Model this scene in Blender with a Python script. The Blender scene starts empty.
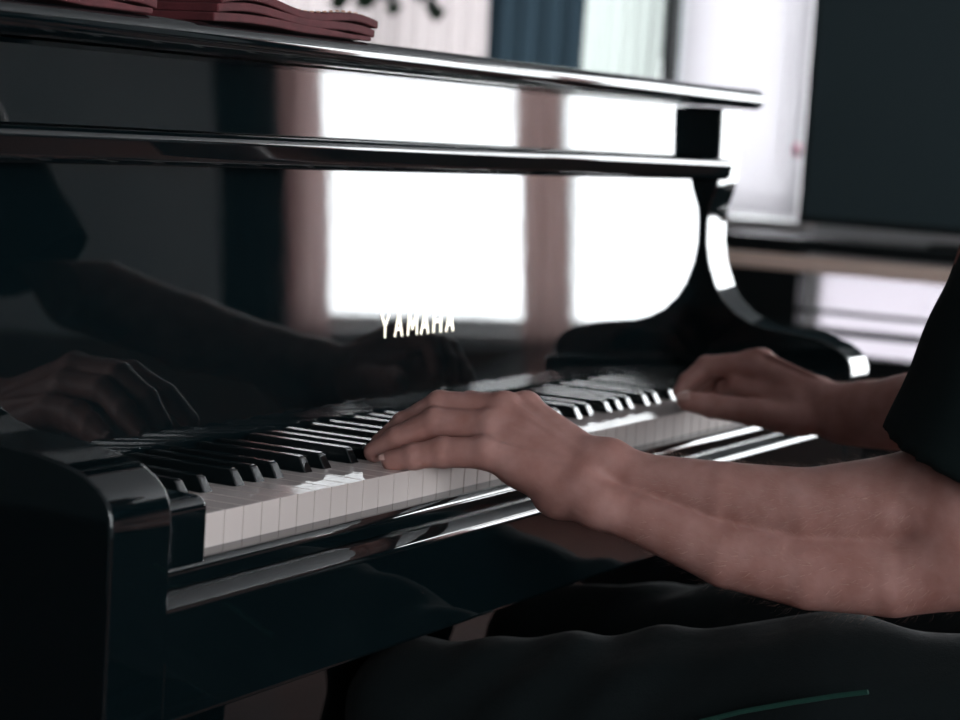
import bpy, bmesh, math, random
import numpy as np
from mathutils import Vector, Matrix
random.seed(7); rng = np.random.default_rng(7)
S = bpy.context.scene
COL = S.collection
KZ = 740.0                       # height of the white key tops above the floor, mm
def P(x, y, z): return Vector((x/1000.0, y/1000.0, (KZ+z)/1000.0))   # piano frame (mm) -> world (m)

# ---------------------------------------------------------------- camera
FPX = 2127.8
YAW, PIT, ROL = 0.50107, -0.10734, 0.06204
CAM = np.array([-1197.2, -883.5, 283.4])
fw = np.array([math.cos(YAW)*math.cos(PIT), math.sin(YAW)*math.cos(PIT), math.sin(PIT)])
r0 = np.cross(fw, [0, 0, 1]); r0 /= np.linalg.norm(r0); u0 = np.cross(r0, fw)
rt = r0*math.cos(ROL)+u0*math.sin(ROL); up = -r0*math.sin(ROL)+u0*math.cos(ROL)
cd = bpy.data.cameras.new('camera'); cam = bpy.data.objects.new('camera', cd); COL.objects.link(cam)
cd.sensor_width = 36; cd.lens = FPX/960*36; cd.clip_start = 0.05
cam.matrix_world = Matrix(((rt[0], up[0], -fw[0], 0), (rt[1], up[1], -fw[1], 0), (rt[2], up[2], -fw[2], 0), (0, 0, 0, 1)))
cam.location = P(*CAM)
cd.dof.use_dof = True; cd.dof.focus_distance = 1.70; cd.dof.aperture_fstop = 5.4; cd.dof.aperture_blades = 7
S.camera = cam
def onX(px, py, X):              # the point of plane x=X seen at a pixel
    d = fw+(px-480)/FPX*rt-(py-360)/FPX*up
    return CAM+d*((X-CAM[0])/d[0])

# ---------------------------------------------------------------- world, lights, exposure
SKY = 15.0
w = bpy.data.worlds.new('overcast_sky'); S.world = w; w.use_nodes = True
bg = w.node_tree.nodes['Background']; bg.inputs[0].default_value = (0.93, 0.97, 1.0, 1); bg.inputs[1].default_value = SKY
S.view_settings.view_transform = 'Standard'; S.view_settings.look = 'None'
S.view_settings.exposure = 0.1; S.view_settings.gamma = 1.0; S.view_settings.use_curve_mapping = False
S.cycles.use_denoising = True
S.cycles.max_bounces = 10; S.cycles.glossy_bounces = 6; S.cycles.transparent_max_bounces = 12
S.cycles.sample_clamp_indirect = 12

# room limits and window openings, mm in the piano frame (Y range, Z range)
XF, XN, YL, YR, ZF, ZC = 4200, -3200, 3700, -4300, -740, 1900
WIN_FAR = [(-2400, -560, -165, 1720), (1110, 1502, 95, 1400), (1514, 3350, 60, 1400), (430, 1104, -320, 30)]
WIN_SIDE_FILL = [(-2300, -900, 0, 1500)]     # X range on the player's side wall; unseen opening added as fill light
WIN_NEAR_FILL = [(-3300, -2550, 150, 1350)]  # Y range on the wall behind the camera; unseen, added for fill
def portal(name, loc, sx, sz, rot):
    l = bpy.data.lights.new(name, 'AREA'); l.shape = 'RECTANGLE'; l.size = sx/1000; l.size_y = sz/1000
    l.cycles.is_portal = True
    o = bpy.data.objects.new(name, l); COL.objects.link(o); o.location = loc; o.rotation_euler = rot
for a, b, c, d in (WIN_FAR[0],):
    portal('window_portal', P(XF+60, (a+b)/2, (c+d)/2), b-a, d-c, (math.pi/2, 0, math.pi/2))
for a, b, c, d in WIN_SIDE_FILL:
    portal('window_portal', P((a+b)/2, YR-60, (c+d)/2), b-a, d-c, (math.pi/2, 0, 0))

for a, b, c, d in WIN_NEAR_FILL:
    portal('window_portal', P(XN-60, (a+b)/2, (c+d)/2), b-a, d-c, (math.pi/2, 0, -math.pi/2))

# ---------------------------------------------------------------- materials
def mat(name, col, rough=.5, ior=1.5, metal=0.0, **k):
    m = bpy.data.materials.new(name); m.use_nodes = True
    b = m.node_tree.nodes['Principled BSDF']
    b.inputs['Base Color'].default_value = (*col, 1); b.inputs['Roughness'].default_value = rough
    b.inputs['IOR'].default_value = ior; b.inputs['Metallic'].default_value = metal
    for kk, v in k.items(): b.inputs[kk.replace('_', ' ')].default_value = v
    return m
def nodes(m): return m.node_tree.nodes, m.node_tree.links, m.node_tree.nodes['Principled BSDF']
def noise_col(m, c1, c2, scale, detail=4, lo=.35, hi=.65, stretch=None):
    n, l, b = nodes(m)
    tc = n.new('ShaderNodeTexCoord'); t = n.new('ShaderNodeTexNoise'); t.inputs['Scale'].default_value = scale; t.inputs['Detail'].default_value = detail
    src = tc.outputs['Object']
    if stretch:
        mp = n.new('ShaderNodeMapping'); mp.inputs['Scale'].default_value = stretch; l.new(src, mp.inputs[0]); src = mp.outputs[0]
    l.new(src, t.inputs['Vector'])
    r = n.new('ShaderNodeValToRGB'); r.color_ramp.elements[0].position = lo; r.color_ramp.elements[1].position = hi
    r.color_ramp.elements[0].color = (*c1, 1); r.color_ramp.elements[1].color = (*c2, 1)
    l.new(t.outputs['Fac'], r.inputs[0]); l.new(r.outputs[0], b.inputs['Base Color'])
    return tc, t, r
def bump(m, scale, strength, dist, detail=4, stretch=None):
    n, l, b = nodes(m)
    tc = n.new('ShaderNodeTexCoord'); t = n.new('ShaderNodeTexNoise'); t.inputs['Scale'].default_value = scale; t.inputs['Detail'].default_value = detail
    src = tc.outputs['Object']
    if stretch:
        mp = n.new('ShaderNodeMapping'); mp.inputs['Scale'].default_value = stretch; l.new(src, mp.inputs[0]); src = mp.outputs[0]
    l.new(src, t.inputs['Vector'])
    bp = n.new('ShaderNodeBump'); bp.inputs['Strength'].default_value = strength; bp.inputs['Distance'].default_value = dist
    l.new(t.outputs['Fac'], bp.inputs['Height'])
    if b.inputs['Normal'].is_linked: l.new(b.inputs['Normal'].links[0].from_socket, bp.inputs['Normal'])
    l.new(bp.outputs[0], b.inputs['Normal'])
LACQ = mat('black_lacquer', (.0025, .0065, .008), .03, 1.6)
n, l, b = nodes(LACQ)
tc = n.new('ShaderNodeTexCoord'); t = n.new('ShaderNodeTexNoise'); t.inputs['Scale'].default_value = 9; t.inputs['Detail'].default_value = 5
l.new(tc.outputs['Object'], t.inputs['Vector']); mr = n.new('ShaderNodeMapRange'); mr.inputs[3].default_value = .012; mr.inputs[4].default_value = .045
l.new(t.outputs['Fac'], mr.inputs[0]); l.new(mr.outputs[0], b.inputs['Roughness'])
bump(LACQ, 14, .02, .002, 2)
SATIN = mat('black_satin', (.004, .007, .008), .35)
WHITE = mat('ivory_plastic', (.72, .64, .62), .03, 1.55)
WHITEF = mat('ivory_matte_front', (.70, .62, .595), .6, 1.4)
EBONY = mat('black_key_plastic', (.005, .008, .009), .04, 1.55); 
BRASS = mat('pale_brass', (.95, .86, .68), .28, metal=1)
FELT = mat('red_felt', (.12, .01, .012), .95)
SKIN = mat('skin', (.44, .26, .23), .5, 1.42, Subsurface_Weight=.12, Subsurface_Scale=.006)
SKIN.node_tree.nodes['Principled BSDF'].inputs['Subsurface Radius'].default_value = (1, .35, .2)
noise_col(SKIN, (.37, .175, .148), (.49, .268, .238), 38, 7, .3, .7)
bump(SKIN, 420, .25, .0006, 3); bump(SKIN, 70, .35, .0016, 4)
NAIL = mat('fingernail', (.58, .36, .32), .25)
HAIRB = mat('arm_hair', (.44, .27, .22), .6)
HAIR = mat('brown_hair', (.05, .03, .02), .6)
SHIRT = mat('black_cotton', (.003, .0085, .009), .92, 1.3); bump(SHIRT, 900, .4, .0006)
JEANS = mat('black_denim', (.0025, .006, .007), .9, 1.3, Sheen_Weight=.04); bump(JEANS, 700, .5, .0008); bump(JEANS, 30, .5, .004)
SEAM = mat('green_thread', (.004, .05, .036), .8)
SHOE = mat('black_leather', (.012, .012, .013), .4)
RED = mat('dark_red_cloth', (.11, .018, .023), .85); noise_col(RED, (.085, .014, .018), (.13, .022, .028), 60); bump(RED, 600, .4, .0006)
STITCH = mat('tan_thread', (.5, .28, .2), .8)
CREAM = mat('cream_ceramic', (.75, .6, .5), .5)
WALL = mat('grey_wall_paint', (.55, .58, .59), .9); noise_col(WALL, (.58, .61, .62), (.64, .67, .68), 3)
WALLD = mat('slate_wall_paint', (.2, .22, .225), .9); noise_col(WALLD, (.17, .19, .195), (.22, .24, .245), 3)
CEIL = mat('white_ceiling_paint', (.5, .5, .51), .9)
FLOOR = mat('brown_oak_floor', (.12, .06, .04), .7, 1.5, Specular_IOR_Level=.08)
n, l, b = nodes(FLOOR)
tc = n.new('ShaderNodeTexCoord'); mp = n.new('ShaderNodeMapping'); br = n.new('ShaderNodeTexBrick')
br.inputs['Scale'].default_value = 1; br.inputs['Brick Width'].default_value = 1.2; br.inputs['Row Height'].default_value = .12; br.inputs['Mortar Size'].default_value = .002
br.inputs['Color1'].default_value = (.085, .032, .024, 1); br.inputs['Color2'].default_value = (.068, .025, .019, 1); br.inputs['Mortar'].default_value = (.03, .012, .01, 1)
l.new(tc.outputs['Object'], mp.inputs[0]); l.new(mp.outputs[0], br.inputs['Vector']); l.new(br.outputs['Color'], b.inputs['Base Color'])
FRAME = mat('white_window_paint', (.75, .75, .75), .4)
DARKF = mat('dark_window_frame', (.03, .035, .035), .5)
OAK = mat('light_oak', (.9, .7, .6), .4); noise_col(OAK, (.86, .64, .54), (.95, .76, .66), 6, 5, .3, .7, (1, 12, 12))
SCREEN = mat('dark_screen', (.04, .062, .07), .3, 1.5)
PLANT = mat('plant_leaf', (.02, .06, .03), .5); POT = mat('clay_pot', (.3, .14, .09), .8)
PINK = mat('pink_paper', (.85, .2, .35), .8)
def glass_mat():
    m = bpy.data.materials.new('window_glass'); m.use_nodes = True; n = m.node_tree.nodes; l = m.node_tree.links; n.clear()
    o = n.new('ShaderNodeOutputMaterial'); mx = n.new('ShaderNodeMixShader'); tr = n.new('ShaderNodeBsdfTransparent'); gl = n.new('ShaderNodeBsdfGlossy')
    gl.inputs['Roughness'].default_value = .02; mx.inputs[0].default_value = .05
    l.new(tr.outputs[0], mx.inputs[1]); l.new(gl.outputs[0], mx.inputs[2]); l.new(mx.outputs[0], o.inputs[0]); return m
GLASS = glass_mat()
def cloth_mat(name, diff, trans, fac):
    m = bpy.data.materials.new(name); m.use_nodes = True; n = m.node_tree.nodes; l = m.node_tree.links; n.clear()
    o = n.new('ShaderNodeOutputMaterial'); mx = n.new('ShaderNodeMixShader'); d = n.new('ShaderNodeBsdfDiffuse'); t = n.new('ShaderNodeBsdfTranslucent')
    d.inputs[0].default_value = (*diff, 1); t.inputs[0].default_value = (*trans, 1); mx.inputs[0].default_value = fac
    l.new(d.outputs[0], mx.inputs[1]); l.new(t.outputs[0], mx.inputs[2]); l.new(mx.outputs[0], o.inputs[0]); return m
SHEER = cloth_mat('sheer_curtain_fabric', (.6, .56, .56), (.135, .12, .12), .5)
FROST = cloth_mat('frosted_glass', (.6, .6, .6), (.4, .38, .4), .6)
BLIND = cloth_mat('translucent_blind', (.7, .68, .7), (.18, .172, .182), .5)
BROWNC = cloth_mat('brown_curtain_fabric', (.35, .22, .2), (.40, .275, .26), .5)
PINKC = cloth_mat('rose_curtain_fabric', (.45, .3, .28), (.62, .46, .45), .55)
DARKC = cloth_mat('charcoal_curtain_fabric', (.03, .04, .045), (.01, .012, .014), .3)
MIDC = cloth_mat('navy_curtain_fabric', (.02, .03, .04), (.008, .013, .017), .5)

# ---------------------------------------------------------------- helpers
def tag(o, label=None, cat=None, group=None, kind=None):
    if label: o['label'] = label
    if cat: o['category'] = cat
    if group: o['group'] = group
    if kind: o['kind'] = kind
    return o
def empty(name, loc):
    o = bpy.data.objects.new(name, None); COL.objects.link(o); o.location = loc; o.empty_display_size = .1; return o
def root_of(o):
    v = Vector((0, 0, 0))
    while o is not None: v += o.location; o = o.parent
    return v
def obj(name, verts, faces, m, parent=None, smooth=False, bevel=0, seg=3, origin=None, sub=0):
    """verts in world metres"""
    base = root_of(parent) if parent else Vector((0, 0, 0))
    if origin is None:
        vs = np.array([tuple(v) for v in verts]); origin = Vector(((vs[:, 0].min()+vs[:, 0].max())/2, (vs[:, 1].min()+vs[:, 1].max())/2, vs[:, 2].min()))
    me = bpy.data.meshes.new(name); me.from_pydata([tuple(Vector(v)-origin) for v in verts], [], faces); me.update()
    bm = bmesh.new(); bm.from_mesh(me); bmesh.ops.recalc_face_normals(bm, faces=bm.faces); bm.to_mesh(me); bm.free()
    o = bpy.data.objects.new(name, me); COL.objects.link(o); o.parent = parent; o.location = origin-base
    me.materials.append(m)
    if smooth or bevel: me.polygons.foreach_set('use_smooth', [True]*len(me.polygons))
    if bevel:
        b = o.modifiers.new('bevel', 'BEVEL'); b.width = bevel/1000; b.segments = seg; b.limit_method = 'ANGLE'; b.angle_limit = math.radians(28)
        wn = o.modifiers.new('normals', 'WEIGHTED_NORMAL'); wn.keep_sharp = False; wn.weight = 100
    if sub:
        s = o.modifiers.new('sub', 'SUBSURF'); s.levels = s.render_levels = sub
    return o
class MB:
    def __init__(s): s.v = []; s.f = []
    def add(s, v, f):
        k = len(s.v); s.v += [Vector(a) for a in v]; s.f += [[i+k for i in q] for q in f]; return s
    def box(s, x0, x1, y0, y1, z0, z1):
        v = [P(x, y, z) for x in (x0, x1) for y in (y0, y1) for z in (z0, z1)]
        return s.add(v, [(0, 1, 3, 2), (4, 6, 7, 5), (0, 4, 5, 1), (2, 3, 7, 6), (0, 2, 6, 4), (1, 5, 7, 3)])
    def prism(s, prof, x0, x1):      # prof: (y,z) list, extruded along x
        n = len(prof)
        v = [P(x0, y, z) for y, z in prof]+[P(x1, y, z) for y, z in prof]
        return s.add(v, [list(range(n)), list(range(2*n-1, n-1, -1))]+[(i, (i+1) % n, n+(i+1) % n, n+i) for i in range(n)])
    def tube(s, pts, r, n=10, cap=True):
        pts = [Vector(p) for p in pts]; rr = r if hasattr(r, '__len__') else [r]*len(pts)
        k = len(s.v); 
        for i, p in enumerate(pts):
            d = (pts[min(i+1, len(pts)-1)]-pts[max(i-1, 0)]).normalized()
            a = d.orthogonal().normalized() if i == 0 else (a-d*a.dot(d)).normalized()
            b2 = d.cross(a)
            s.v += [p+(a*math.cos(2*math.pi*j/n)+b2*math.sin(2*math.pi*j/n))*rr[i] for j in range(n)]
        for i in range(len(pts)-1):
            for j in range(n): s.f.append([k+i*n+j, k+i*n+(j+1) % n, k+(i+1)*n+(j+1) % n, k+(i+1)*n+j])
        if cap: s.f.append([k+j for j in range(n)][::-1]); s.f.append([k+(len(pts)-1)*n+j for j in range(n)])
        return s
    def lathe(s, c, prof, n=24):     # prof (r,z) mm around c
        k = len(s.v)
        for r, z in prof: s.v += [P(c[0]+r*math.cos(2*math.pi*j/n), c[1]+r*math.sin(2*math.pi*j/n), c[2]+z) for j in range(n)]
        for i in range(len(prof)-1):
            for j in range(n): s.f.append([k+i*n+j, k+i*n+(j+1) % n, k+(i+1)*n+(j+1) % n, k+(i+1)*n+j])
        s.f.append([k+j for j in range(n)][::-1]); s.f.append([k+(len(prof)-1)*n+j for j in range(n)])
        return s
    def build(s, name, m, parent=None, **k): return obj(name, s.v, s.f, m, parent, **k)
def arc(cy, cz, ry, rz, a0, a1, n=8):
    return [(cy+ry*math.cos(math.radians(a0+(a1-a0)*i/n)), cz+rz*math.sin(math.radians(a0+(a1-a0)*i/n))) for i in range(n+1)]

# ---------------------------------------------------------------- room shell
def wall_with_holes(name, axis, pos, th, u0_, u1_, holes):
    us = sorted({u0_, u1_, *[h[0] for h in holes], *[h[1] for h in holes]}); mb = MB()
    for a, b_ in zip(us[:-1], us[1:]):
        zs = sorted([(h[2], h[3]) for h in holes if h[0] <= a and h[1] >= b_]); z = ZF
        for c, d in zs+[(ZC, ZC)]:
            if c > z:
                if axis == 'x': mb.box(pos, pos+th, a, b_, z, c)
                else: mb.box(a, b_, pos, pos+th, z, c)
            z = d
    return tag(mb.build(name, WALL), kind='structure')
wall_with_holes('wall_far', 'x', XF, 120, YR-120, YL+120, WIN_FAR)
wall_with_holes('wall_near', 'x', XN, -120, YR-120, YL+120, WIN_NEAR_FILL).data.materials[0] = WALLD
wall_with_holes('wall_left', 'y', YL, 120, XN, XF, []).data.materials[0] = mat('dark_green_wall_paint', (.05, .065, .065), .9)
wall_with_holes('wall_right', 'y', YR, -120, XN, XF, WIN_SIDE_FILL)
tag(MB().box(XN-120, XF+120, YR-120, YL+120, ZF-80, ZF).build('floor', FLOOR), kind='structure')
tag(MB().box(XN-120, XF+120, YR-120, YL+120, ZC, ZC+80).build('ceiling', CEIL), kind='structure')
tag(MB().box(XF-16, XF, YR, YL, ZF, ZF+90).build('baseboard_far', FRAME, bevel=3), kind='structure')
tag(MB().box(XN, XF-16, YL-16, YL, ZF, ZF+90).build('baseboard_left', FRAME, bevel=3), kind='structure')
def window(n, a, b_, c, d, mull, rails, side=False, XF=XF, fm=FRAME, sill=True, pane=None):
    r = tag(empty('window_%d' % n, P((a+b_)/2 if side else XF+40, YR-40 if side else (a+b_)/2, c)), kind='structure')
    mb = MB(); t = 38
    def bx(u0, u1, z0, z1, o0=20, o1=70):
        (mb.box(u0, u1, YR-o1, YR-o0, z0, z1) if side else mb.box(XF+o0, XF+o1, u0, u1, z0, z1))
    bx(a, b_, c, c+t); bx(a, b_, d-t, d); bx(a, a+t, c+t, d-t); bx(b_-t, b_, c+t, d-t)
    for m_ in mull: bx(m_-18, m_+18, c+t, d-t)
    for z in rails: bx(a+t, b_-t, z-7, z+7, 30, 60)
    mb.build('window_frame', fm, r)
    g = MB()
    (g.box(a+t, b_-t, YR-48, YR-42, c+t, d-t) if side else g.box(XF+42, XF+48, a+t, b_-t, c+t, d-t)); g.build('window_pane', pane or GLASS, r)
    if sill and not side: MB().box(XF-45, XF+20, a-25, b_+25, c-26, c).build('window_sill', FRAME, r, bevel=4)
    return r
window(1, *WIN_FAR[0], [-1500], [])
window(2, *WIN_FAR[1], [], [])
window(3, *WIN_FAR[2], [2450], [], fm=DARKF)
window(4, *WIN_FAR[3], [], [], sill=False, pane=FROST)
WAINS = mat('dark_brown_panelling', (.10, .045, .03), .6)
tag(MB().box(XF-30, XF, YR, -300, ZF, -215).build('trim_2', WAINS, bevel=4), kind='structure')
tag(MB().box(XF-95, XF-60, 1496, 1520, -740, 1500).build('trim_1', DARKF, bevel=3), kind='structure')
window(5, *WIN_SIDE_FILL[0], [-1600], [650], side=True)  # unseen window added as fill for near-side skin and key fronts
window(6, *WIN_NEAR_FILL[0], [], [700], XF=XN-90, sill=False)  # unseen window added to brighten the right hand from the camera side

# curtains and blinds by the far wall (each hangs on its own)
def curtain(name, y0, y1, z0, z1, m, x, waves, amp, label, cat='curtain', group=None):
    nu, nv = waves*10, 10; v = []; f = []
    for j in range(nv+1):
        for i in range(nu+1):
            t_ = i/nu; v.append(P(x+amp*math.sin(t_*waves*2*math.pi)+amp*.3*math.sin(t_*waves*5.1+j*.5), y0+(y1-y0)*t_+3*math.sin(j*.9+i), z0+(z1-z0)*j/nv))
    for j in range(nv):
        for i in range(nu): k = j*(nu+1)+i; f.append((k, k+1, k+nu+2, k+nu+1))
    o = obj(name, v, f, m, smooth=True)
    return tag(o, label, cat, group)
curtain('curtain', -2400, -2246, -230, 1760, PINKC, XF-60, 5, 12, 'rose coloured curtain strip at the outer edge of the wide bright window', group=None)
curtain('curtain', -1596, -1447, -230, 1760, BROWNC, XF-60, 4, 10, 'brown curtain strip hanging over the middle of the wide bright window')
curtain('curtain', -2636, -2405, -230, 1760, DARKC, XF-70, 5, 14, 'charcoal curtain gathered on the wall beside the wide bright window')
curtain('curtain', 1545, 1790, 20, 1450, cloth_mat('pale_green_sheer', (.6, .62, .6), (.15, .162, .154), .5), XF-40, 6, 8, 'pale grey-green sheer curtain beside the window frame behind the piano lid')
curtain('curtain', 2060, 3400, 20, 1450, SHEER, XF-40, 22, 10, 'wide pale pinkish sheer curtain behind the left part of the piano lid')
curtain('curtain', 1775, 2075, 20, 1450, MIDC, XF-70, 4, 22, 'dark blue-black curtain bunched between the two pale sheer curtains')
bl = empty('window_blind', P(XF-30, 1305, 95)); tag(bl, 'white slatted blind over the window right of the piano', 'blind')
mb = MB()
for i in range(51):
    z = 108+i*25; v = [P(XF-38, 1125, z), P(XF-38, 1485, z), P(XF-30, 1485, z+27), P(XF-30, 1125, z+27)]
    mb.add(v, [(0, 1, 2, 3)])
mb.build('slats', BLIND, bl)
MB().box(XF-50, XF-18, 1118, 1492, 1390, 1425).build('head_rail', FRAME, bl, bevel=3)
mb = MB().tube([P(XF-46, 1180, 1400), P(XF-46, 1180, 230)], .0015, 6); tg = mb.build('pull_cord', FRAME, bl)
tgq = onX(797, 150, (XF-50)/1.0)
o = MB().lathe((tgq[0], tgq[1], tgq[2]-18), [(3, 0), (10, 6), (12, 18), (10, 30), (3, 38)], 14).build('blind_tassel', PINK, bl, smooth=True); o['label'] = 'pink tassel'

# ---------------------------------------------------------------- television and console beyond the treble end
tv = empty('television', P(3430, 330, 105)); tag(tv, 'large dark flat television standing on the black media console', 'television')
MB().box(3400, 3440, -295, 834, 118, 760).build('screen_bezel', SATIN, tv, bevel=4)
MB().box(3397, 3401, -281, 820, 134, 746).build('screen', SCREEN, tv)
MB().box(3440, 3475, 100, 520, 250, 600).build('rear_housing', SATIN, tv, bevel=8)
MB().box(3410, 3445, 250, 360, 96, 130).box(3350, 3500, 100, 510, 87, 97).build('stand', SATIN, tv, bevel=2)
mc = empty('media_console', P(3500, 200, -740)); tag(mc, 'black open-backed media console with an oak rail beyond the piano', 'console')
MB().box(3300, 3560, -650, 1010, 58, 87).build('top_board', SATIN, mc, bevel=3)
MB().box(3296, 3318, -640, 972, 14, 50).build('front_rail', OAK, mc, bevel=6).__setitem__('label', 'light oak rail')
for z, h_ in ((-76, 6), (-122, 12), (-180, 14)): MB().box(3320, 3390, -640, 960, z, z+h_).build('shelf_board', SATIN, mc, bevel=2)
for y0, y1 in ((795, 970), (-650, -600)): MB().box(3325, 3385, y0, y1, -740, 58).build('side_panel', SATIN, mc, bevel=2)
MB().box(3325, 3400, -600, 780, -740, -180).build('cabinet_body', SATIN, mc, bevel=2)

# ---------------------------------------------------------------- piano
piano = empty('upright_piano', P(612, 200, -740))
tag(piano, 'glossy black upright piano with open fallboard being played', 'piano')
AX, BX = 67, 131            # inner and outer faces of the cheeks beyond the keys
curve = [(157, 330), (155, 240), (158, 226), (165, 204), (166, 185), (165, 160), (160, 135), (149, 108), (137, 91), (119, 75), (98, 65), (78, 60), (32, 57), (5, 53), (-14, 47)]
curve += [(-26, 40), (-34, 32), (-38, 22), (-39, 8), (-39, -60)]
cheek = [(430, 330)]+curve+[(-39, -150), (-20, -185), (40, -220), (70, -300), (80, -740), (430, -740)]
for x0, x1 in ((-BX, -AX), (1225+AX, 1225+BX)):
    MB().prism(cheek, x0, x1).build('side_panel', LACQ, piano, bevel=2.5)
    MB().box(x0+6, x1-6, 0, 420, -740, -741+1).build('foot_pad', FELT, piano) if False else None
# front legs standing under the keybed arms
lid = [(432, 331)]+[(143, 331)]+arc(142, 343, 13, 12, 270, 90, 12)+[(432, 355)]
MB().prism(lid, -136, 1361).build('lid', LACQ, piano, bevel=.8)
tl = math.tan(math.radians(2.0))
def py(z): return 166+z*tl
MB().prism([(py(270)+12, 268), (py(330)+12, 330), (py(330)+32, 330), (py(270)+32, 268)], -AX, 1225+AX).build('upper_panel', LACQ, piano, bevel=.5)
sh = arc(146, 259, 9, 8, 90, 180, 6)+arc(148, 249, 9, 9, 180, 270, 6)+[(200, 240), (200, 267)]
MB().prism(sh, -AX, 1225+AX).build('music_shelf', LACQ, piano, bevel=.4)
fbp = []
for z in range(52, 3, -4): fbp.append((py(z)-(.05*.5*((52-z)**2)/52), z))
fb = MB().prism(fbp[::-1]+[(py(240), 240), (py(240)+18, 240), (py(4)+14, 4)], -AX, 1225+AX).build('fallboard', LACQ, piano, bevel=.15, seg=1)
# brass lettering inlaid in the fallboard
def strokes(ch):
    return {'Y': [((0, 1), (.5, .48)), ((1, 1), (.5, .48)), ((.5, .5), (.5, 0))],
            'A': [((0, 0), (.5, 1)), ((1, 0), (.5, 1)), ((.2, .32), (.8, .32))],
            'M': [((0, 0), (.08, 1)), ((.08, 1), (.5, .25)), ((.5, .25), (.92, 1)), ((.92, 1), (1, 0))],
            'H': [((0, 0), (0, 1)), ((1, 0), (1, 1)), ((0, .5), (1, .5))]}[ch]
mb = MB()
for i, ch in enumerate('YAMAHA'):
    w_ = 17 if ch == 'M' else 14
    for (a, b_), (c, d) in strokes(ch):
        p0 = (525+i*24.8+a*w_, 81+b_*23); p1 = (525+i*24.8+c*w_, 81+d*23)
        dx, dz = p1[0]-p0[0], p1[1]-p0[1]; L = math.hypot(dx, dz); nx, nz = -dz/L*1.4, dx/L*1.4
        q = [(p0[0]+nx, p0[1]+nz), (p0[0]-nx, p0[1]-nz), (p1[0]-nx, p1[1]-nz), (p1[0]+nx, p1[1]+nz)]
        v = [P(x, py(z)-.5, z) for x, z in q]+[P(x, py(z)+.6, z) for x, z in q]
        mb.add(v, [(0, 1, 2, 3), (7, 6, 5, 4), (0, 4, 5, 1), (1, 5, 6, 2), (2, 6, 7, 3), (3, 7, 4, 0)])
lt = mb.build('brand_lettering', BRASS, fb); lt['label'] = 'pale brass capital letters'
MB().box(-AX, 1225+AX, 157, 163, -4, 2).build('key_felt', FELT, piano)
# cheek blocks either end of the keys
for x0, x1 in ((-AX, -1.5), (1226.5, 1225+AX)):
    bp_ = [(164, -30), (164, 20)]+[(20, 20)]+arc(-10, 10, 10, 9, 90, 180, 6)+[(-20, -30)]
    MB().prism(bp_, x0, x1).build('key_block', LACQ, piano, bevel=3, seg=5)
# keybed, key slip and rails
MB().prism([(-4, -25)]+arc(-14, -32, 8, 7, 90, 180, 5)+[(-22, -41), (20, -41), (20, -25)], -AX, 1225+AX).build('key_slip', LACQ, piano, bevel=.6)
MB().prism([(160, -41), (-22, -41)]+[(-25, -42.5), (-31, -45), (-35.5, -49), (-37, -54)]+[(-37, -84), (-38, -86), (-38, -127), (-36, -130), (160, -130)], -AX, 1225+AX).build('keybed', LACQ, piano, bevel=.8)
MB().box(-AX, 1225+AX, 190, 208, -700, -130).build('knee_panel', LACQ, piano, bevel=1)
MB().box(-AX, 1225+AX, 150, 215, -740, -690).build('toe_rail', LACQ, piano, bevel=3)
MB().box(-AX, 1225+AX, 410, 430, -700, 330).build('back_panel', SATIN, piano)
for x in (530, 612, 694):
    mb = MB().prism([(165, -672), (110, -668), (60, -676), (40, -684), (40, -690), (62, -684), (110, -677), (165, -681)], x-15, x+15)
    mb.build('pedal', BRASS, piano, bevel=3)
# keys
PW = 23.56; GAP = .55
BK = {0: 21, 1: 49.3, 3: 91.2, 4: 118, 5: 145}      # black keys in an octave from C
blacks = [2*PW-(7*PW)+BK[5]]
for o_ in range(8):
    for k_, v_ in BK.items():
        x = 2*PW+o_*7*PW+v_
        if x < 51*PW: blacks.append(x)
def white_key(i):
    x0, x1 = i*PW+GAP, (i+1)*PW-GAP
    a, b_ = x0, x1
    for c in blacks:
        if c-7 < x0 < c+7: a = c+7.2
        if c-7 < x1 < c+7: b_ = c-7.2
    pl = [(x0, 0), (x1, 0), (x1, 53), (b_, 53), (b_, 158), (a, 158), (a, 53), (x0, 53)]
    mb = MB(); n_ = 8
    v = [P(x, y, 0) for x, y in pl]+[P(x, y, -29 if y < 60 else -20) for x, y in pl]
    mb.add(v, [list(range(8)), list(range(15, 7, -1))]+[(k, (k+1) % 8, 8+(k+1) % 8, 8+k) for k in range(8)])
    o = mb.build('white_key', WHITE, piano, bevel=.55, seg=2)
    o.data.materials.append(WHITEF)
    for f in o.data.polygons:
        if abs(f.normal.z) < .5: f.material_index = 1
    return o
wk = [white_key(i) for i in range(52)]
def black_key(x):
    r = 5.0; mb = MB()
    pr_ = [(49, -3), (57.5, 10.8), (61, 12.4), (158, 12.4), (158, -3)]
    top = [(y, z) for y, z in pr_]
    v = []
    for s_ in (-1, 1):
        for y, z in pr_: v.append(P(x+s_*(6.2 if z < 5 else 4.7), y, z))
    mb.add(v, [(0, 1, 2, 3, 4), (9, 8, 7, 6, 5)]+[(i, i+5, (i+1) % 5+5, (i+1) % 5) for i in range(5)])
    return mb.build('black_key', EBONY, piano, bevel=1.3, seg=3)
for x in blacks: black_key(x)

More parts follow.
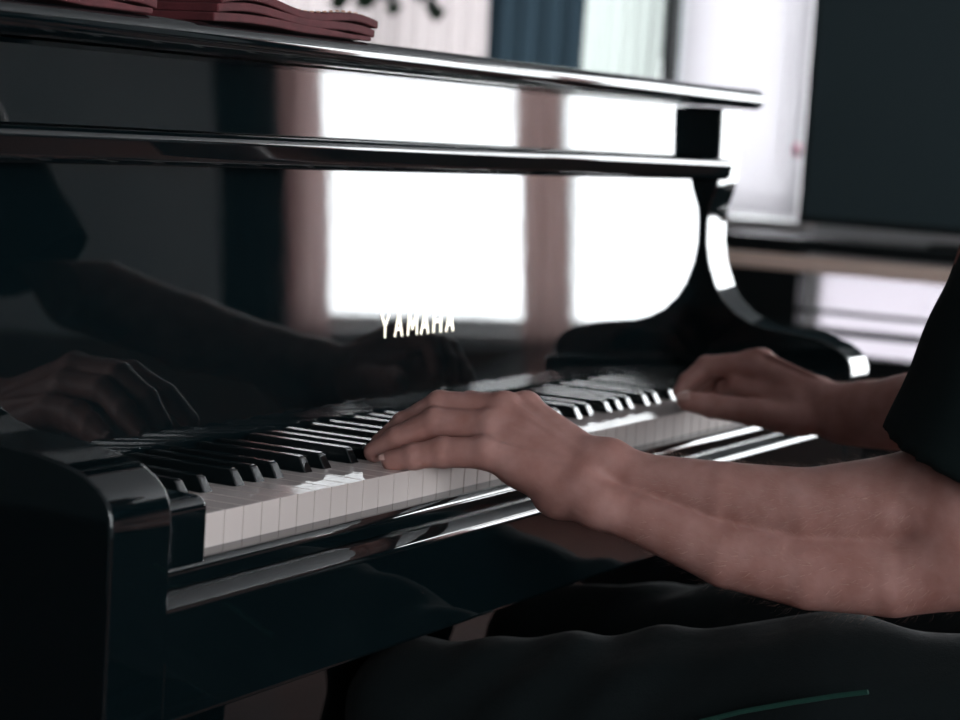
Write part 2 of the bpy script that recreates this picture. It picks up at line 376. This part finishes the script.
# ---------------------------------------------------------------- things lying on the lid
def cloth_stack(name, xa, xb, ya, yb, z, h, label, curl=10):
    r = empty(name, P((xa+xb)/2, (ya+yb)/2, z)); tag(r, label, 'cloth', None)
    def sheet(z0, th, dx, m=RED, nm='fold'):
        nx = 26; v = []; f = []; ny = 4
        for layer in (0, 1):
            for j in range(ny+1):
                for i in range(nx+1):
                    t_ = i/nx; zz = z0+(th if layer else 0)-curl*.5*max(0, t_-.6)**2*6+1.6*math.sin(t_*6)+(z0-z)*.25*math.sin(t_*9)
                    zz = max(zz, z+.5+(th*.6 if layer else 0))
                    v.append(P(xa+dx+(xb-xa)*t_, ya+(yb-ya)*j/ny, zz))
        k = (nx+1)*(ny+1)
        for j in range(ny):
            for i in range(nx):
                a = j*(nx+1)+i; f += [(a, a+1, a+nx+2, a+nx+1), (k+a, k+a+nx+1, k+a+nx+2, k+a+1)]
        for i in range(nx):
            f += [(i, k+i, k+i+1, i+1), (ny*(nx+1)+i, ny*(nx+1)+i+1, k+ny*(nx+1)+i+1, k+ny*(nx+1)+i)]
        for j in range(ny):
            f += [(j*(nx+1), (j+1)*(nx+1), k+(j+1)*(nx+1), k+j*(nx+1)), (j*(nx+1)+nx, k+j*(nx+1)+nx, k+(j+1)*(nx+1)+nx, (j+1)*(nx+1)+nx)]
        return obj(nm, v, f, m, r, smooth=False, bevel=1.5)
    n_ = 3
    for i in range(n_): sheet(z+1+i*h/n_, h/n_*.96, (i-1)*5)
    mb = MB()
    for i in range(24):
        t_ = (i+.2)/24; x = xa+(xb-xa)*t_
        zz = z+1+2*h/n_+h/n_*.96-curl*.5*max(0, t_-.6)**2*6+1.6*math.sin(t_*6)+(1+2*h/n_)*.25*math.sin(t_*9)+.8
        mb.tube([P(x, ya+6, zz), P(x+(xb-xa)/24*.55, ya+6, zz)], .0008, 5)
    s_ = mb.build('stitching', STITCH, r); s_['label'] = 'tan stitching'
    return r
cloth_stack('folded_cloth', 195, 432, 136, 330, 355.5, 22, 'folded dark red cloth lying on the middle of the piano lid')
cloth_stack('folded_cloth', -60, 118, 136, 330, 355.5, 24, 'folded dark red cloth at the left end of the piano lid')
jar = MB().lathe((215, 372, 355.3), [(20, 0), (34, 6), (40, 26), (36, 52), (22, 70), (20, 82), (25, 88)], 28).build('ceramic_vase', CREAM, smooth=True)
tag(jar, 'small cream ceramic vase behind the red cloths on the piano lid', 'vase')

# ---------------------------------------------------------------- hanging plant before the pale curtain
pl = empty('hanging_plant', P(3900, 2290, 700)); tag(pl, 'dark trailing plant hanging before the pale sheer curtain', 'plant')
MB().lathe((3900, 2290, 720), [(60, 0), (80, 20), (95, 110), (100, 120)], 24).build('pot', POT, pl, smooth=True)
MB().tube([P(3900, 2290, 800), P(3900, 2290, ZC)], .003, 6).build('hanging_cord', SATIN, pl)
mb = MB()
for i in range(46):
    a = random.uniform(0, 2*math.pi); L = random.uniform(60, 240); r_ = 95+L*.25
    c = (3900+r_*math.cos(a), 2290+r_*math.sin(a), 840-L)
    s_ = random.uniform(22, 36); tx, tz = random.uniform(-1, 1), random.uniform(-1, 1)
    v = [P(c[0], c[1]-s_, c[2]), P(c[0]+tx*10, c[1], c[2]+s_*.6), P(c[0]+tz*8, c[1]+s_, c[2]-5), P(c[0]+4, c[1], c[2]-s_*.9)]
    mb.add(v, [(0, 1, 2), (0, 2, 3)])
mb.build('foliage', PLANT, pl)

# ---------------------------------------------------------------- bench
be = empty('piano_bench', P(612, -640, -740)); tag(be, 'black padded piano bench the player sits on', 'bench')
MB().box(360, 864, -820, -470, -330, -284).build('seat_cushion', SHOE, be, bevel=12, seg=4)
MB().box(375, 849, -805, -485, -390, -330).build('seat_frame', LACQ, be, bevel=3)
for x in (385, 799):
    for y in (-795, -535): MB().box(x, x+40, y, y+40, -740, -390).build('leg', LACQ, be, bevel=3)

# ---------------------------------------------------------------- the player: signed distance modelling
import openvdb
class Field:
    def __init__(s, lo, hi, h):
        s.lo = np.array(lo, float); s.h = h; s.n = np.ceil((np.array(hi)-s.lo)/h).astype(int)
        s.F = np.full(s.n, 25.0, np.float32); s.hi = s.lo+s.n*h
    def region(s, lo, hi):
        a = np.clip(np.floor((np.array(lo)-s.lo)/s.h).astype(int), 0, s.n); b = np.clip(np.ceil((np.array(hi)-s.lo)/s.h).astype(int)+1, 0, s.n)
        g = [((np.arange(a[i], b[i]))*s.h+s.lo[i]).astype(np.float32) for i in range(3)]
        return tuple(slice(a[i], b[i]) for i in range(3)), g[0][:, None, None], g[1][None, :, None], g[2][None, None, :]
    def cone(s, a, b, ra, rb, k=6, pad=14, sub=False):
        a = np.array(a, float); b = np.array(b, float); m = max(ra, rb)+pad
        sl, X, Y, Z = s.region(np.minimum(a, b)-m, np.maximum(a, b)+m)
        if 0 in [q.stop-q.start for q in sl]: return
        ab = b-a; L = float(ab@ab)+1e-9
        t = np.clip(((X-a[0])*ab[0]+(Y-a[1])*ab[1]+(Z-a[2])*ab[2])/L, 0, 1)
        d = np.sqrt((X-a[0]-t*ab[0])**2+(Y-a[1]-t*ab[1])**2+(Z-a[2]-t*ab[2])**2)-(ra+(rb-ra)*t)
        s.merge(sl, d, k, sub)
    def ell(s, c, r, k=6, pad=14, sub=False, rot=None):
        c = np.array(c, float); r = np.array(r, float); m = r.max()+pad
        sl, X, Y, Z = s.region(c-m, c+m)
        if 0 in [q.stop-q.start for q in sl]: return
        x, y, z = X-c[0], Y-c[1], Z-c[2]
        if rot is not None: x, y, z = [rot[i][0]*x+rot[i][1]*y+rot[i][2]*z for i in range(3)]
        q = np.sqrt((x/r[0])**2+(y/r[1])**2+(z/r[2])**2)
        d = (q-1)*np.minimum(r.min()*1.0, r.min())*1.0*np.maximum(1, .6*q)
        s.merge(sl, d, k, sub)
    def merge(s, sl, d, k, sub=False):
        A = s.F[sl]
        if sub: d = -d; h = np.clip(.5-.5*(d-A)/k, 0, 1); h2 = np.clip(.5+.5*(d-A)/k, 0, 1); s.F[sl] = A*(1-h2)+d*h2+k*h2*(1-h2); return
        h = np.clip(.5+.5*(d-A)/k, 0, 1); s.F[sl] = d*(1-h)+A*h-k*h*(1-h)
    def chain(s, pts, rad, k=4):
        G = Field(s.lo, s.lo+1, s.h); G.n = s.n; G.hi = s.hi; G.F = np.full(s.n, 25.0, np.float32)
        for i in range(len(pts)-1): G.cone(pts[i], pts[i+1], rad[i], rad[i+1], k)
        return G
    def mesh(s):
        g = openvdb.FloatGrid(25.0); g.copyFromArray(np.ascontiguousarray(s.F, dtype=np.float64))
        p, q = g.convertToPolygons(isovalue=0.0)[:2] if True else None
        return p*s.h+s.lo, q
def polys(fld):
    r_ = openvdb.FloatGrid(25.0); r_.copyFromArray(fld.F.astype(np.float64))
    out = r_.convertToPolygons(isovalue=0.0, adaptivity=0.0)
    if len(out) == 2: p, q = out; t_ = np.zeros((0, 3), int)
    else: p, t_, q = out
    return p*fld.h+fld.lo, [list(map(int, f)) for f in t_]+[list(map(int, f)) for f in q]
def sdf_obj(name, parts, m, parent, smooth_it=0):
    V = []; F = []
    for p, f in parts:
        k = len(V); V += [tuple(P(*q)) for q in p]; F += [[i+k for i in ff] for ff in f]
    o = obj(name, V, F, m, parent, smooth=True)
    if smooth_it:
        s_ = o.modifiers.new('smooth', 'SMOOTH'); s_.factor = .5; s_.iterations = smooth_it
    return o
J = onX
def sub_min(A, fields, k):
    for G in fields: A.merge((slice(None),)*3, G.F, k)
def finger(A, pts, rad, kn=1.0):
    G = A.chain(pts, rad, 3)
    for p, r_ in zip(pts[1:-1], rad[1:-1]): G.ell(p, [r_*1.03]*3, 2)      # joint swelling
    return G

# ---- left arm
L = Field((235, -560, -95), (475, 75, 130), 1.5)
Wu, Wr = J(597, 503, 336), J(608, 463, 354)
low = [Wu, J(643, 519, 343), J(727, 555, 350), J(810, 570, 366), J(893, 572, 384), J(972, 556, 400)]
upr = [Wr, J(643, 478, 358), J(727, 496, 366), J(810, 510, 378), J(893, 504, 392), J(972, 490, 404)]
for pts, rad in ((low, [19, 21, 26, 31, 35, 40]), (upr, [18, 20, 27, 33, 38, 44])):
    G = L.chain(pts, rad, 2); L.merge((slice(None),)*3, G.F, 4.5)
L.cone(J(972, 530, 402), (425, -530, 280), 50, 56, 20, 30)
L.ell(J(610, 508, 334), (14, 14, 12), 10)                    # head of the ulna
MC = dict(p=J(487, 453, 322), r=J(492, 426, 337), m=J(505, 409, 352), i=J(526, 408, 368))
C5, C4, C3, C2 = J(580, 494, 334), J(585, 480, 340), J(590, 470, 346), J(595, 460, 352)
for c, m_, ra, rb in ((C5, 'p', 16, 12), (C4, 'r', 15, 12.5), (C3, 'm', 15, 12.5), (C2, 'i', 15, 12)):
    L.cone(c, MC[m_], ra, rb, 9)
    L.cone(c, Wu if m_ in 'pr' else Wr, ra, 17, 10)
L.ell(J(562, 497, 340), (21, 26, 19), 10)                    # heel of the hand
L.ell(J(525, 470, 338), (17, 24, 17), 12)
for m_, r_ in (('p', 11.5), ('r', 12), ('m', 12.5), ('i', 12)): L.ell(MC[m_]+np.array([0, 0, 1.5]), (r_, r_, r_), 4)
fing = [finger(L, [MC['p'], J(443, 452.3, 314), J(414, 456.5, 306), J(391, 460.5, 301)], [13, 12.6, 10.6, 8.4]),
        finger(L, [MC['r'], J(436, 422, 330), J(398, 439, 322), J(374, 452, 318)], [13, 12.4, 10.8, 8.8]),
        finger(L, [MC['m'], J(440, 405, 346), J(404, 424, 344), J(380, 443, 340)], [13, 12, 10.2, 8.4]),
        finger(L, [MC['i'], J(470, 404, 378), J(436, 420, 384), J(412, 438, 386)], [12, 10.8, 9.5, 8])]
B = fing[0]
for G in fing[1:]: B.merge((slice(None),)*3, G.F, 1.6)
# thumb, under the palm on the far side
T = finger(L, [J(590, 462, 366), J(545, 436, 392), J(506, 440, 402), J(478, 450, 404)], [17, 14, 11.5, 8.5])
B.merge((slice(None),)*3, T.F, 3)
L.merge((slice(None),)*3, B.F, 7)
for m_, c in (('p', C4), ('r', C4), ('m', C3), ('i', C3)):   # extensor tendons
    a_, b_ = MC[m_]+np.array([-6, 2, 10.5]), (c+np.array([-9, 0, 12.5]))
    L.cone(a_, b_, 2.2, 1.6, 4)
# ---- right arm
Rf = Field((780, -640, -60), (1075, 40, 140), 1.7)
RW = J(833, 411, 945)
Rm = [RW, J(870, 412, 936), J(905, 412, 922), np.array((868., -315, 54)), np.array((818., -440, 105))]
for i, (ra, rb) in enumerate(((29, 31), (31, 36), (36, 44), (44, 46))): Rf.cone(Rm[i], Rm[i+1], ra, rb, 12)
Rf.cone(Rm[-1], (798, -585, 280), 44, 52, 20, 30)
Rf.cone(J(843, 425, 935), J(893, 425, 928), 20, 25, 10)
rMC = dict(i=J(753, 363, 925), m=J(762, 362, 948), r=J(768, 367, 968), p=J(776, 376, 985))
rC = dict(i=J(815, 396, 938), m=J(818, 394, 948), r=J(820, 398, 956), p=J(822, 404, 962))
for q in 'imrp':
    Rf.cone(rC[q], rMC[q], 15, 12, 10); Rf.cone(rC[q], RW, 15, 22, 12)
    Rf.ell(rMC[q]+np.array([0, 0, 2]), (12, 12, 12), 4)
Rf.ell(J(795, 415, 925), (18, 28, 18), 14)
Rf.cone(J(790, 400, 925), J(762, 395, 930), 17, 14, 14)
for a_, b_ in (((735, 385, 915), (775, 402, 925)), ((725, 388, 925), (770, 395, 935)), ((730, 392, 940), (780, 400, 945))): Rf.cone(J(*a_), J(*b_), 10, 15, 10)
rf = [finger(Rf, [rMC['i'], J(706, 366, 912), J(688, 381, 900), J(680, 392, 892)], [12.5, 11, 9.5, 8]),
      finger(Rf, [rMC['m'], J(716, 366, 938), J(698, 380, 930), J(688, 392, 922)], [12.5, 11, 9.5, 8]),
      finger(Rf, [rMC['r'], J(724, 370, 962), J(706, 384, 954), J(696, 396, 946)], [12, 10.5, 9.2, 8]),
      finger(Rf, [rMC['p'], J(738, 380, 985), J(722, 392, 982), J(712, 400, 978)], [11, 9.5, 8.5, 7.5]),
      finger(Rf, [J(800, 420, 922), J(752, 412, 892), J(712, 406, 868), J(687, 401, 852)], [18, 14.5, 12.5, 10.5])]
B = rf[0]
for G in rf[1:]: B.merge((slice(None),)*3, G.F, 1.6)
Rf.merge((slice(None),)*3, B.F, 8)
Rf.cone(J(756, 358, 920)+np.array([0, 0, 9]), J(815, 385, 938)+np.array([0, 0, 9]), 2.4, 2, 5)
# ---- body, head, neck (coarser, meets the arms inside the sleeves)
Bd = Field((380, -780, -300), (850, -330, 680), 5)
Bd.ell((612, -640, 120), (150, 95, 260), 30, 40); Bd.ell((612, -630, 270), (175, 95, 90), 30, 40)
for sx in (-1, 1): Bd.cone((612+sx*185, -575, 300), (612+sx*190, -545, 215), 52, 48, 30, 30)
Bd.cone((612, -610, 340), (612, -545, 440), 62, 55, 25, 30)
Bd.ell((612, -510, 535), (76, 92, 112), 12, 30); Bd.ell((612, -470, 480), (50, 50, 50), 25, 30)
Bd.cone((612, -420, 545), (612, -398, 510), 9, 15, 10)
Bd.cone((585, -425, 568), (640, -425, 568), 11, 11, 14)
for sx in (-1, 1):
    Bd.ell((612+sx*30, -412, 543), (14, 8, 8), 5, 10, sub=True); Bd.ell((612+sx*30, -420, 543), (12, 10, 10), 2)
    Bd.ell((612+sx*78, -515, 535), (8, 18, 30), 5)
Bd.ell((612, -415, 480), (24, 8, 5), 4); Bd.ell((612, -415, 471), (20, 8, 5), 4)
person = empty('person', P(612, -620, -740))
tag(person, 'person in black T-shirt and dark jeans seated playing the piano with both hands', 'person')
sdf_obj('body', [polys(L), polys(Rf), polys(Bd)], SKIN, person, 2)
Hh = Field((500, -640, 420), (724, -380, 690), 4)
Hh.ell((612, -528, 565), (87, 100, 100), 10, 30); Hh.ell((612, -400, 500), (90, 70, 110), 18, 40, sub=True)
sdf_obj('hair', [polys(Hh)], HAIR, person, 2)
# ---- T-shirt
def wav(F, amp, fr, seed=0):
    sl, X, Y, Z = F.region(F.lo, F.hi); X = X[:F.n[0]]; Y = Y[:, :F.n[1]]; Z = Z[:, :, :F.n[2]]
    F.F += amp*np.sin(X*fr+1.3*np.sin(Z*fr*.7+seed))*np.sin(Z*fr*.8+seed+Y*fr*.6)
Sh = Field((290, -820, -260), (930, -320, 420), 5)
Sh.ell((612, -645, 60), (185, 125, 330), 40, 50); Sh.ell((612, -635, 275), (200, 112, 95), 40, 50)
Sh.cone((612, -615, 330), (612, -600, 372), 80, 68, 20, 20)
hemL = np.array((404., -448, 44)); hemR = np.array((812., -492, 132))
for a_, hm, q0, q1 in (((430, -540, 300), hemL, 98, 80), ((792, -625, 300), hemR, 84, 68)): Sh.cone(a_, hm, q0, q1, 24, 30)
wav(Sh, 2.6, .05)
for a_, hm, q1 in (((430, -540, 300), hemL, 74), ((792, -625, 300), hemR, 62)):   # open sleeve ends cut square to the arm
    ax = hm-np.array(a_, float); ax /= np.linalg.norm(ax)
    sl, X, Y, Z = Sh.region(hm-130, hm+130)
    pl_ = (X-hm[0])*ax[0]+(Y-hm[1])*ax[1]+(Z-hm[2])*ax[2]-2*np.sin(X*.06)
    rad_ = np.sqrt((X-hm[0])**2+(Y-hm[1])**2)
    cut = np.where(rad_ < 115, pl_, -50)
    Sh.F[sl] = np.maximum(Sh.F[sl], np.maximum(cut, -60)*1.0)
    Sh.cone(hm+ax*10, hm-ax*26, q1, q1-3, 2, 14, sub=True)
sl, X, Y, Z = Sh.region(Sh.lo, Sh.hi); Sh.F = np.maximum(Sh.F, (-215-Z[:, :, :Sh.n[2]])+0*Sh.F)
shirt = sdf_obj('t_shirt', [polys(Sh)], SHIRT, person, 2)
# small rust-coloured floral print on the sleeve front
n, l, b = nodes(SHIRT)
pc = P(*onX(943, 250, 400)); geo = n.new('ShaderNodeNewGeometry'); ds = n.new('ShaderNodeVectorMath'); ds.operation = 'DISTANCE'
ds.inputs[1].default_value = pc; l.new(geo.outputs['Position'], ds.inputs[0])
vo = n.new('ShaderNodeTexVoronoi'); vo.inputs['Scale'].default_value = 70; l.new(geo.outputs['Position'], vo.inputs['Vector'])
m1 = n.new('ShaderNodeMath'); m1.operation = 'LESS_THAN'; m1.inputs[1].default_value = .026; l.new(ds.outputs['Value'], m1.inputs[0])
m2 = n.new('ShaderNodeMath'); m2.operation = 'LESS_THAN'; m2.inputs[1].default_value = .5; l.new(vo.outputs['Distance'], m2.inputs[0])
m3 = n.new('ShaderNodeMath'); m3.operation = 'MULTIPLY'; l.new(m1.outputs[0], m3.inputs[0]); l.new(m2.outputs[0], m3.inputs[1])
mx = n.new('ShaderNodeMix'); mx.data_type = 'RGBA'; mx.inputs[6].default_value = (.003, .0085, .009, 1); mx.inputs[7].default_value = (.30, .13, .11, 1)
l.new(m3.outputs[0], mx.inputs[0]); l.new(mx.outputs[2], b.inputs['Base Color'])
# ---- jeans
Je = Field((330, -800, -700), (900, 175, -40), 5)
Je.ell((612, -630, -195), (175, 130, 90), 40, 50)
kL, kR = np.array((428., 45, -240)), np.array((775., 92, -252))
for hip, mid, kn, an in (((525, -600, -190), (472, -330, -188), kL, (450, 35, -670)), ((700, -600, -190), (755, -290, -205), kR, (765, 50, -670))):
    Je.cone(hip, mid, 92, 84, 30, 40); Je.cone(mid, kn, 84, 64, 30, 40)
    Je.cone(kn, an, 62, 52, 20, 30)
wav(Je, 2.2, .07, 1.0)
sl, X, Y, Z = Je.region(Je.lo, Je.hi)                        # creases running over the thighs
Je.F += (3.2*np.sin(Y*.085+.9*np.sin(X*.05)+Z*.04)*np.exp(-((Y+110)/130)**2))[:Je.n[0], :Je.n[1], :Je.n[2]]
for hip, an in (((450, 35, -690), 0), ((765, 50, -690), 0)): Je.cone((hip[0], hip[1], -640), (hip[0], hip[1], -720), 44, 44, 3, 10, sub=True)
jeans = sdf_obj('jeans', [polys(Je)], JEANS, person, 2)
sp = [onX(x, y, 372) for x, y in ((700, 722), (740, 712), (790, 703), (835, 696), (868, 692))]
mb = MB().tube([P(*q) for q in sp], .0022, 6); st = mb.build('thigh_seam', SEAM, person); st['label'] = 'green seam line'
for x, y in ((450, 45), (765, 45)):
    Fo = Field((x-70, y-80, -742), (x+75, 260, -590), 5)
    Fo.cone((x, y, -690), (x, y, -620), 42, 46, 20, 20); Fo.cone((x, y-10, -702), (x, y+95, -706), 37, 34, 20, 20)
    Fo.F = np.maximum(Fo.F, (-739-Fo.region(Fo.lo, Fo.hi)[3][:, :, :Fo.n[2]])+0*Fo.F)
    sdf_obj('shoe', [polys(Fo)], SHOE, person, 2)
# ---- fingernails
def nail(c, nrm, d, w_, l_):
    nrm = Vector(nrm).normalized(); d = Vector(d); d = (d-nrm*d.dot(nrm)).normalized(); s_ = nrm.cross(d); v = []; f = []
    for j in range(7):
        for i in range(7):
            a, b_ = (i-3)/3, (j-3)/3
            w2 = w_*(1-.25*max(0, b_)**2)
            v.append(P(*c)+(d*b_*l_+s_*a*w2-nrm*(a*a*w_*.35+max(0, -b_)**3*.5))/1000)
    for j in range(6):
        for i in range(6): k = j*7+i; f.append((k, k+1, k+8, k+7))
    o_ = obj('fingernail', v, f, NAIL, person, smooth=True)
    sm = o_.modifiers.new('thick', 'SOLIDIFY'); sm.thickness = .0008; return o_
t0_, t1_ = J(712, 406, 868), J(687, 401, 852); nail(t1_+np.array([-7.5, -1, 7.2])+(t1_-t0_)*.12, (-.72, 0, .7), t1_-t0_, 6.5, 7.5)
t0_, t1_ = J(414, 459, 306), J(389, 461, 300); nail(t1_+np.array([-4.2, 0, 5.6])+(t1_-t0_)*.1, (-.6, 0, .8), t1_-t0_, 4.6, 5.5)
# ---- hair on the forearms
mb = MB()
def hairs(A, B_, ra, rb, nn, along):
    ax = Vector(B_-A); ax.normalize(); o1 = ax.orthogonal().normalized(); o2 = ax.cross(o1)
    for _ in range(nn):
        t_ = random.random(); a = random.uniform(0, 2*math.pi); n_ = o1*math.cos(a)+o2*math.sin(a)
        c = Vector(A)+(Vector(B_)-Vector(A))*t_; r_ = ra+(rb-ra)*t_
        p0 = c+n_*(r_-1.5); L_ = random.uniform(5, 12)
        dr = (n_*random.uniform(.35, .9)+ax*along+Vector((random.uniform(-.4, .4),)*3)).normalized()
        p1 = p0+dr*L_*.55+n_*1; p2 = p0+dr*L_+ax*along*2
        sd = dr.cross(n_).normalized()*.11
        mb.add([P(*(p0-sd)), P(*(p0+sd)), P(*(p1+sd*.7)), P(*(p1-sd*.7)), P(*p2)], [(0, 1, 2, 3), (3, 2, 4)])
for pts, rad in ((low, [19, 20, 28, 35, 38, 40]), (upr, [18, 19, 27, 33, 38, 44])):
    for i in range(1, 5): hairs(pts[i], pts[i+1], rad[i], rad[i+1], 750 if pts is upr else 260, -.9)
for i, (ra, rb) in enumerate(((29, 31), (31, 36), (36, 44))): hairs(Rm[i], Rm[i+1], ra, rb, 600, -.9)
hr = mb.build('forearm_hair', HAIRB, person); hr['kind'] = 'stuff'
